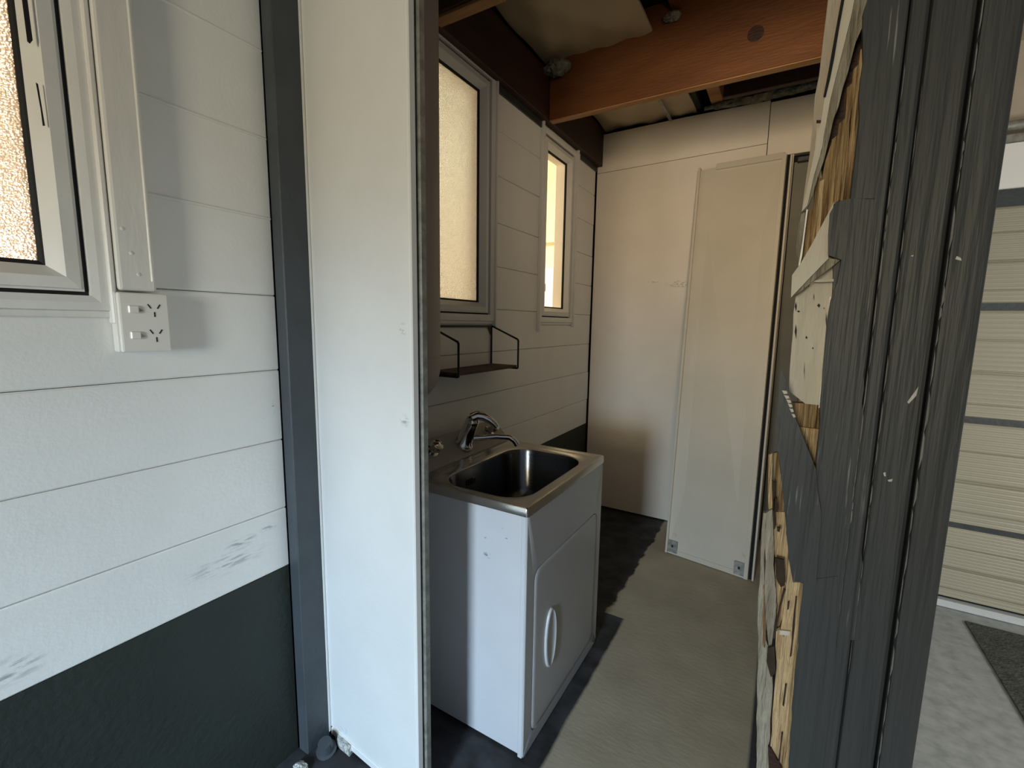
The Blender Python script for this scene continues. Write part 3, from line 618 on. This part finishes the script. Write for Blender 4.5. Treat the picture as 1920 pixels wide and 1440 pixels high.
# white and grey splinters at the top
torn('splinter', [(1553, -5), (1580, -5), (1572, 40), (1567, 60), (1559, 110), (1553, 150), (1545, 200), (1540, 225), (1531, 225), (1527, 290), (1519, 330), (1513, 375), (1504, 390), (1510, 345), (1518, 290), (1524, 235), (1528, 180), (1536, 140), (1543, 80)], .900, .014, M['weathered'], label='long weathered splinter at the top', seed=6)
torn('splinter', [(1581, -5), (1603, -5), (1596, 30), (1586, 70), (1576, 110), (1566, 150), (1556, 190), (1547, 240), (1538, 290), (1526, 330), (1514, 385), (1503, 397), (1507, 380), (1520, 320), (1530, 270), (1540, 225), (1552, 150), (1566, 80)], .892, .016, M['chipwhite'], seed=7)
torn('splinter', [(1603, -5), (1629, -5), (1623, 30), (1617, 50), (1604, 80), (1590, 135), (1580, 165), (1572, 200), (1563, 222), (1556, 255), (1545, 300), (1534, 330), (1524, 365), (1513, 393), (1503, 397), (1514, 370), (1527, 328), (1539, 288), (1548, 240), (1558, 188), (1578, 110), (1588, 68)], .896, .018, M['greysplit'], label='grey torn timber face', seed=8)
torn('jamb_core', [(1600, 62), (1640, 50), (1640, 378), (1545, 378), (1538, 300), (1556, 235), (1574, 180)], .934, .008, M['beam_dark'], seed=9, label='dark stained core timber')
torn('split_gap', [(1578, -5), (1584, -5), (1573, 55), (1564, 110), (1556, 150), (1548, 182), (1544, 180), (1552, 140), (1560, 95), (1568, 50)], .8905, .003, M['black'], seed=10, rough=.0008)
# plywood layers seen on edge
edges = [(1604, 1612), (1594, 1603), (1583, 1593), (1572, 1582), (1560, 1571)]
for i, (a, b) in enumerate(edges):
    t0 = [95, 130, 165, 232, 262][i]; b0 = [376, 378, 378, 378, 440][i]; off = lambda y: -(y - 60) * .052
    torn('plywood_layer', [(a + off(t0) + 10, t0), (b + off(t0) + 11, t0 - 10), (b + off(b0) + 9, b0 - 4), (a + off(b0) + 8, b0 + 6 * (i % 2))], .895 + .0035 * i, .03, M['ply'], label='raw layered plywood edge' if i == 0 else None, seed=20 + i, rough=.001)
torn('plywood_layer', [(1548, 300), (1561, 262), (1556, 360), (1549, 410), (1541, 440), (1530, 466), (1520, 470), (1527, 345), (1533, 333), (1541, 333)], .912, .02, M['ply'], seed=30)
torn('plywood_layer', [(1536, 340), (1546, 336), (1538, 430), (1526, 470), (1519, 490)], .905, .01, M['pine'], seed=31, rough=.0006)
torn('splinter', [(1512, 392), (1515, 393), (1504, 480), (1499, 500), (1497, 498), (1505, 450)], .896, .006, M['white'], label='thin bright white splinter', seed=32, rough=.0003)
torn('splinter', [(1504, 397), (1511, 393), (1504, 450), (1497, 495), (1492, 470), (1498, 420)], .906, .008, M['greysplit'], seed=33)
torn('splinter', [(1513, 395), (1527, 395), (1520, 470), (1503, 500), (1500, 497)], .915, .012, M['ply'], seed=34)
# broken white board and the white painted jamb face
WBp = [(1564, 378), (1556, 425), (1554, 482), (1580, 484), (1483, 558), (1484, 540), (1486, 516), (1495, 505), (1502, 492), (1519, 462), (1536, 436), (1550, 405)]
torn('white_board', [(1564, 378), (1555, 425), (1553, 485), (1483, 558), (1485, 516), (1501, 494), (1522, 458), (1550, 405)], .888, .014, M['chipwhite'], label='broken white painted board hanging out', seed=40, rough=.0006)
torn('white_board', [(1553, 485), (1578, 486), (1560, 500), (1523, 528), (1500, 548), (1483, 558)], .894, .020, M['greysplit'], seed=41, rough=.0006)
torn('ledge', [(1520, 528), (1536, 524), (1563, 523), (1563, 528), (1535, 529)], .902, .012, M['chipwhite'], seed=42, rough=.0003)
torn('white_face', [(1492, 556), (1508, 545), (1526, 530), (1562, 500), (1562, 556), (1553, 640), (1545, 700), (1539, 760), (1510, 757), (1479, 733), (1481, 690), (1487, 620)], .920, .022, M['chipwhite'], label='chipped white painted timber face', seed=43)
torn('white_edge', [(1556, 556), (1561, 558), (1554, 640), (1546, 720), (1540, 765), (1535, 765), (1541, 700), (1549, 630)], .912, .006, M['white'], seed=44, rough=.0004)
torn('inner_jamb', [(1562, 480), (1585, 480), (1580, 520), (1566, 640), (1556, 760), (1550, 840), (1538, 880), (1538, 760), (1546, 720), (1554, 640), (1561, 556)], .904, .02, M['jamb'], seed=45)
for (x, y, a, b) in ((1535, 573, 3, 4), (1497, 584, 3, 2), (1512, 633, 2, 3), (1524, 653, 1.5, 2), (1545, 578, 1.5, 1), (1526, 557, .7, 7), (1508, 695, .6, 16), (1492, 575, 2, 9), (1492, 622, 2, 14), (1549, 600, 1, 14)):
    torn('paint_chip', [(x - a, y), (x, y - b), (x + a, y - b * .2), (x + a * .3, y + b)], .9188, .0015, M['slot'], seed=int(x), rough=0)
torn('plywood_layer', [(1482, 755), (1539, 758), (1537, 806), (1500, 803), (1490, 790)], .925, .02, M['ply'], seed=46, rough=.0008)
torn('plywood_layer', [(1496, 800), (1537, 805), (1537, 882), (1528, 880), (1512, 840)], .918, .02, M['pine'], seed=47, rough=.0008)
for i, (x, y) in enumerate(((1466, 732), (1470, 741), (1474, 749), (1477, 757), (1480, 766), (1484, 776))):
    torn('paint_flake', [(x, y), (x + 9 - i * .6, y + 1), (x + 11 - i * .6, y + 6), (x + 4, y + 7)], .872, .003, M['chipwhite'], seed=50 + i, rough=.0002)
# lower splintered timber
torn('splinter', [(1441, 853), (1449, 850), (1447, 900), (1450, 955), (1441, 955), (1440, 900)], .898, .010, M['pine'], seed=60, label='pale split timber')
torn('splinter', [(1450, 850), (1458, 848), (1466, 905), (1470, 960), (1463, 1000), (1455, 955), (1452, 900)], .902, .010, M['ply'], seed=61)
torn('splinter', [(1436, 962), (1448, 955), (1450, 1000), (1450, 1060), (1455, 1110), (1454, 1160), (1446, 1215), (1441, 1212), (1436, 1150), (1434, 1080)], .890, .012, M['greysplit'], seed=62, label='grey-white split timber')
torn('splinter', [(1452, 960), (1474, 960), (1478, 1040), (1474, 1120), (1468, 1150), (1458, 1190), (1456, 1110), (1450, 1010)], .900, .010, M['pine'], seed=63, label='pale split timber')
torn('splinter', [(1431, 962), (1436, 962), (1433, 1080), (1436, 1200), (1448, 1232), (1449, 1290), (1444, 1380), (1441, 1500), (1418, 1500), (1420, 1320), (1421, 1120), (1426, 1040)], .896, .014, M['greysplit'], seed=64)
torn('splinter', [(1431, 1100), (1437, 1090), (1437, 1170), (1434, 1215), (1430, 1210)], .893, .004, M['ply'], seed=65)
torn('splinter', [(1487, 1092), (1504, 1092), (1503, 1150), (1496, 1230), (1488, 1310), (1480, 1400), (1475, 1500), (1440, 1500), (1444, 1400), (1450, 1320), (1456, 1255), (1458, 1200), (1468, 1150), (1472, 1120), (1478, 1045)], .888, .014, M['pine'], seed=66, label='long pale torn timber at the foot of the jamb')
torn('splinter', [(1455, 1184), (1462, 1180), (1470, 1195), (1466, 1230), (1456, 1240), (1454, 1210)], .884, .008, M['pine'], seed=67)
torn('splinter', [(1463, 1182), (1482, 1184), (1481, 1192), (1462, 1190)], .883, .006, M['chipwhite'], seed=68)
torn('splinter', [(1501, 1092), (1506, 1094), (1500, 1180), (1492, 1270), (1482, 1390), (1476, 1500), (1468, 1500), (1478, 1350), (1490, 1220)], .884, .006, M['ply'], seed=69)
torn('splinter', [(1440, 1400), (1446, 1405), (1466, 1440), (1474, 1500), (1440, 1500)], .882, .006, M['beam_dark'], seed=70)
for i, q in enumerate(([(1453, 1046), (1470, 1050), (1472, 1098), (1464, 1101), (1455, 1085)], [(1439, 1215), (1452, 1212), (1454, 1262), (1445, 1270), (1437, 1240)], [(1469, 1104), (1473, 1106), (1458, 1165), (1453, 1198), (1449, 1196), (1456, 1160)], [(1448, 900), (1453, 905), (1454, 990), (1450, 994)], [(1457, 988), (1463, 990), (1462, 998), (1457, 996)], [(1477, 1130), (1480, 1128), (1479, 1142), (1476, 1144)], [(1472, 1285), (1475, 1284), (1470, 1325), (1467, 1322)], [(1465, 1375), (1468, 1376), (1461, 1440), (1458, 1436)], [(1492, 1120), (1494, 1120), (1484, 1230), (1481, 1232)], [(1448, 930), (1456, 935), (1459, 960), (1449, 958)])):
    torn('dark_cleft', q, .8808 if i in (2, 5, 6, 7, 8) else .8795, .004, M['cleft'], seed=80 + i, rough=.001)
# chips in the charcoal paint
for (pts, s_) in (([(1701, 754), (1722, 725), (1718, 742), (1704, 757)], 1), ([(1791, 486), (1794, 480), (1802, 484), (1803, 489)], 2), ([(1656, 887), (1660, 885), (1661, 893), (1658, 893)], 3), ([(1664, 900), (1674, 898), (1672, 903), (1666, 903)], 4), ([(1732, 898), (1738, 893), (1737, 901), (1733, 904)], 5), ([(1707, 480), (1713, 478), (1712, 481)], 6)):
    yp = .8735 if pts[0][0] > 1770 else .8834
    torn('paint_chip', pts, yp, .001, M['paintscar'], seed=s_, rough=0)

# worn paint along the board edges
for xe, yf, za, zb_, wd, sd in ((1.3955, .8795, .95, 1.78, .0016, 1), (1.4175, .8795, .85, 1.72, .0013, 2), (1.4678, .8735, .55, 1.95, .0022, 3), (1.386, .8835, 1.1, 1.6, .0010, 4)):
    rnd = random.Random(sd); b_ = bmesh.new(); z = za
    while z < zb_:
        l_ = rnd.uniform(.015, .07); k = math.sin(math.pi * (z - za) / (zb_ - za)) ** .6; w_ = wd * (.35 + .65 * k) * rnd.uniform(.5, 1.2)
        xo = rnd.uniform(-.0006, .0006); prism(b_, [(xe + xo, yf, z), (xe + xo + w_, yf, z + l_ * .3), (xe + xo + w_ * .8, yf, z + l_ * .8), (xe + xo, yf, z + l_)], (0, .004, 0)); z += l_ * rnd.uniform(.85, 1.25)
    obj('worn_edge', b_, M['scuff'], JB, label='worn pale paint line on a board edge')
# ================================================================== garage
obj('wall_garage_back', box(1.50, 6.2, 3.10, 3.2, 0, 2.9), M['garage_wall'], kind='structure', label='garage end wall behind the sectional door')
obj('ceiling_garage', box(1.52, 6.2, -1.0, 3.2, 2.72, 2.80), M['garage_wall'], kind='structure', label='beige garage ceiling')
GD = empty('door_2', (3.4, 3.04, 0), 'closed ribbed sectional garage door at the right edge', None, 'structure')
def ribs(z0, z1, m):
    """horizontal ribbing: one profile extruded along x"""
    prof = []; z = z0 + .004; n = 0
    prof.append((3.045, z0)); 
    H = z1 - z0; k = 0
    groove = [.12, .42, .72]
    steps = 44
    for i in range(steps):
        t0 = i / steps; a = z0 + H * (t0 * .98 + .01); y = 3.036
        deep = min(abs(t0 - g) for g in groove)
        if deep < .012: prof += [(3.036, a), (3.045, a + .002), (3.045, a + .006), (3.036, a + .009)]
        else: prof += [(3.036, a), (3.0375 if i % 2 else 3.0365, a + H / steps * .5)]
    prof.append((3.045, z1))
    bm = bmesh.new(); A = [bm.verts.new((1.52, y, z)) for y, z in prof]; B = [bm.verts.new((5.4, y, z)) for y, z in prof]
    for i in range(len(prof) - 1): bm.faces.new((A[i], B[i], B[i + 1], A[i + 1]))
    A2 = bm.verts.new((1.52, 3.07, z0)); B2 = bm.verts.new((5.4, 3.07, z0)); A3 = bm.verts.new((1.52, 3.07, z1)); B3 = bm.verts.new((5.4, 3.07, z1))
    bm.faces.new((A[-1], B[-1], B3, A3)); bm.faces.new((A2, B2, B[0], A[0])); bm.faces.new((A3, B3, B2, A2))
    bmesh.ops.recalc_face_normals(bm, faces=bm.faces); return bm
for a, b in ((.055, .425), (.452, .965), (.997, 1.512), (1.548, 1.985)): obj('door_section', ribs(a, b, None), M['rib'], GD)
for a, b in ((.425, .452), (.965, .997), (1.512, 1.548), (1.985, 2.062)): obj('section_joint', box(1.52, 5.4, 3.046, 3.075, a, b), M['dark_post'], GD, label='dark joint between sections')
obj('door_section', box(1.52, 5.4, 3.03, 3.07, 2.064, 2.262, bev=.003), M['ribwhite'], GD, label='smooth white top section')
obj('top_seal', box(1.52, 5.4, 3.03, 3.07, 2.264, 2.30, bev=.002), M['bracket'], GD)
obj('door_roller_tube', tube(bmesh.new(), [(1.52, 3.03, 2.335), (5.4, 3.03, 2.335)], .022, 14), M['bracket'], GD, label='grey roller tube above the door', smooth=True)
obj('bottom_strip', box(1.52, 5.4, 3.02, 3.06, .004, .04, bev=.002), M['seal'], GD, label='bright metal bottom strip')
obj('bottom_strip', box(1.52, 5.4, 3.06, 3.075, .04, .055), M['slot'], GD)
obj('floor_mat', box(2.145, 4.4, 1.2, 2.92, .001, .009, bev=.002), M['mat'], label='dark grey rubber mat on the garage floor before the ribbed door', cat='mat')
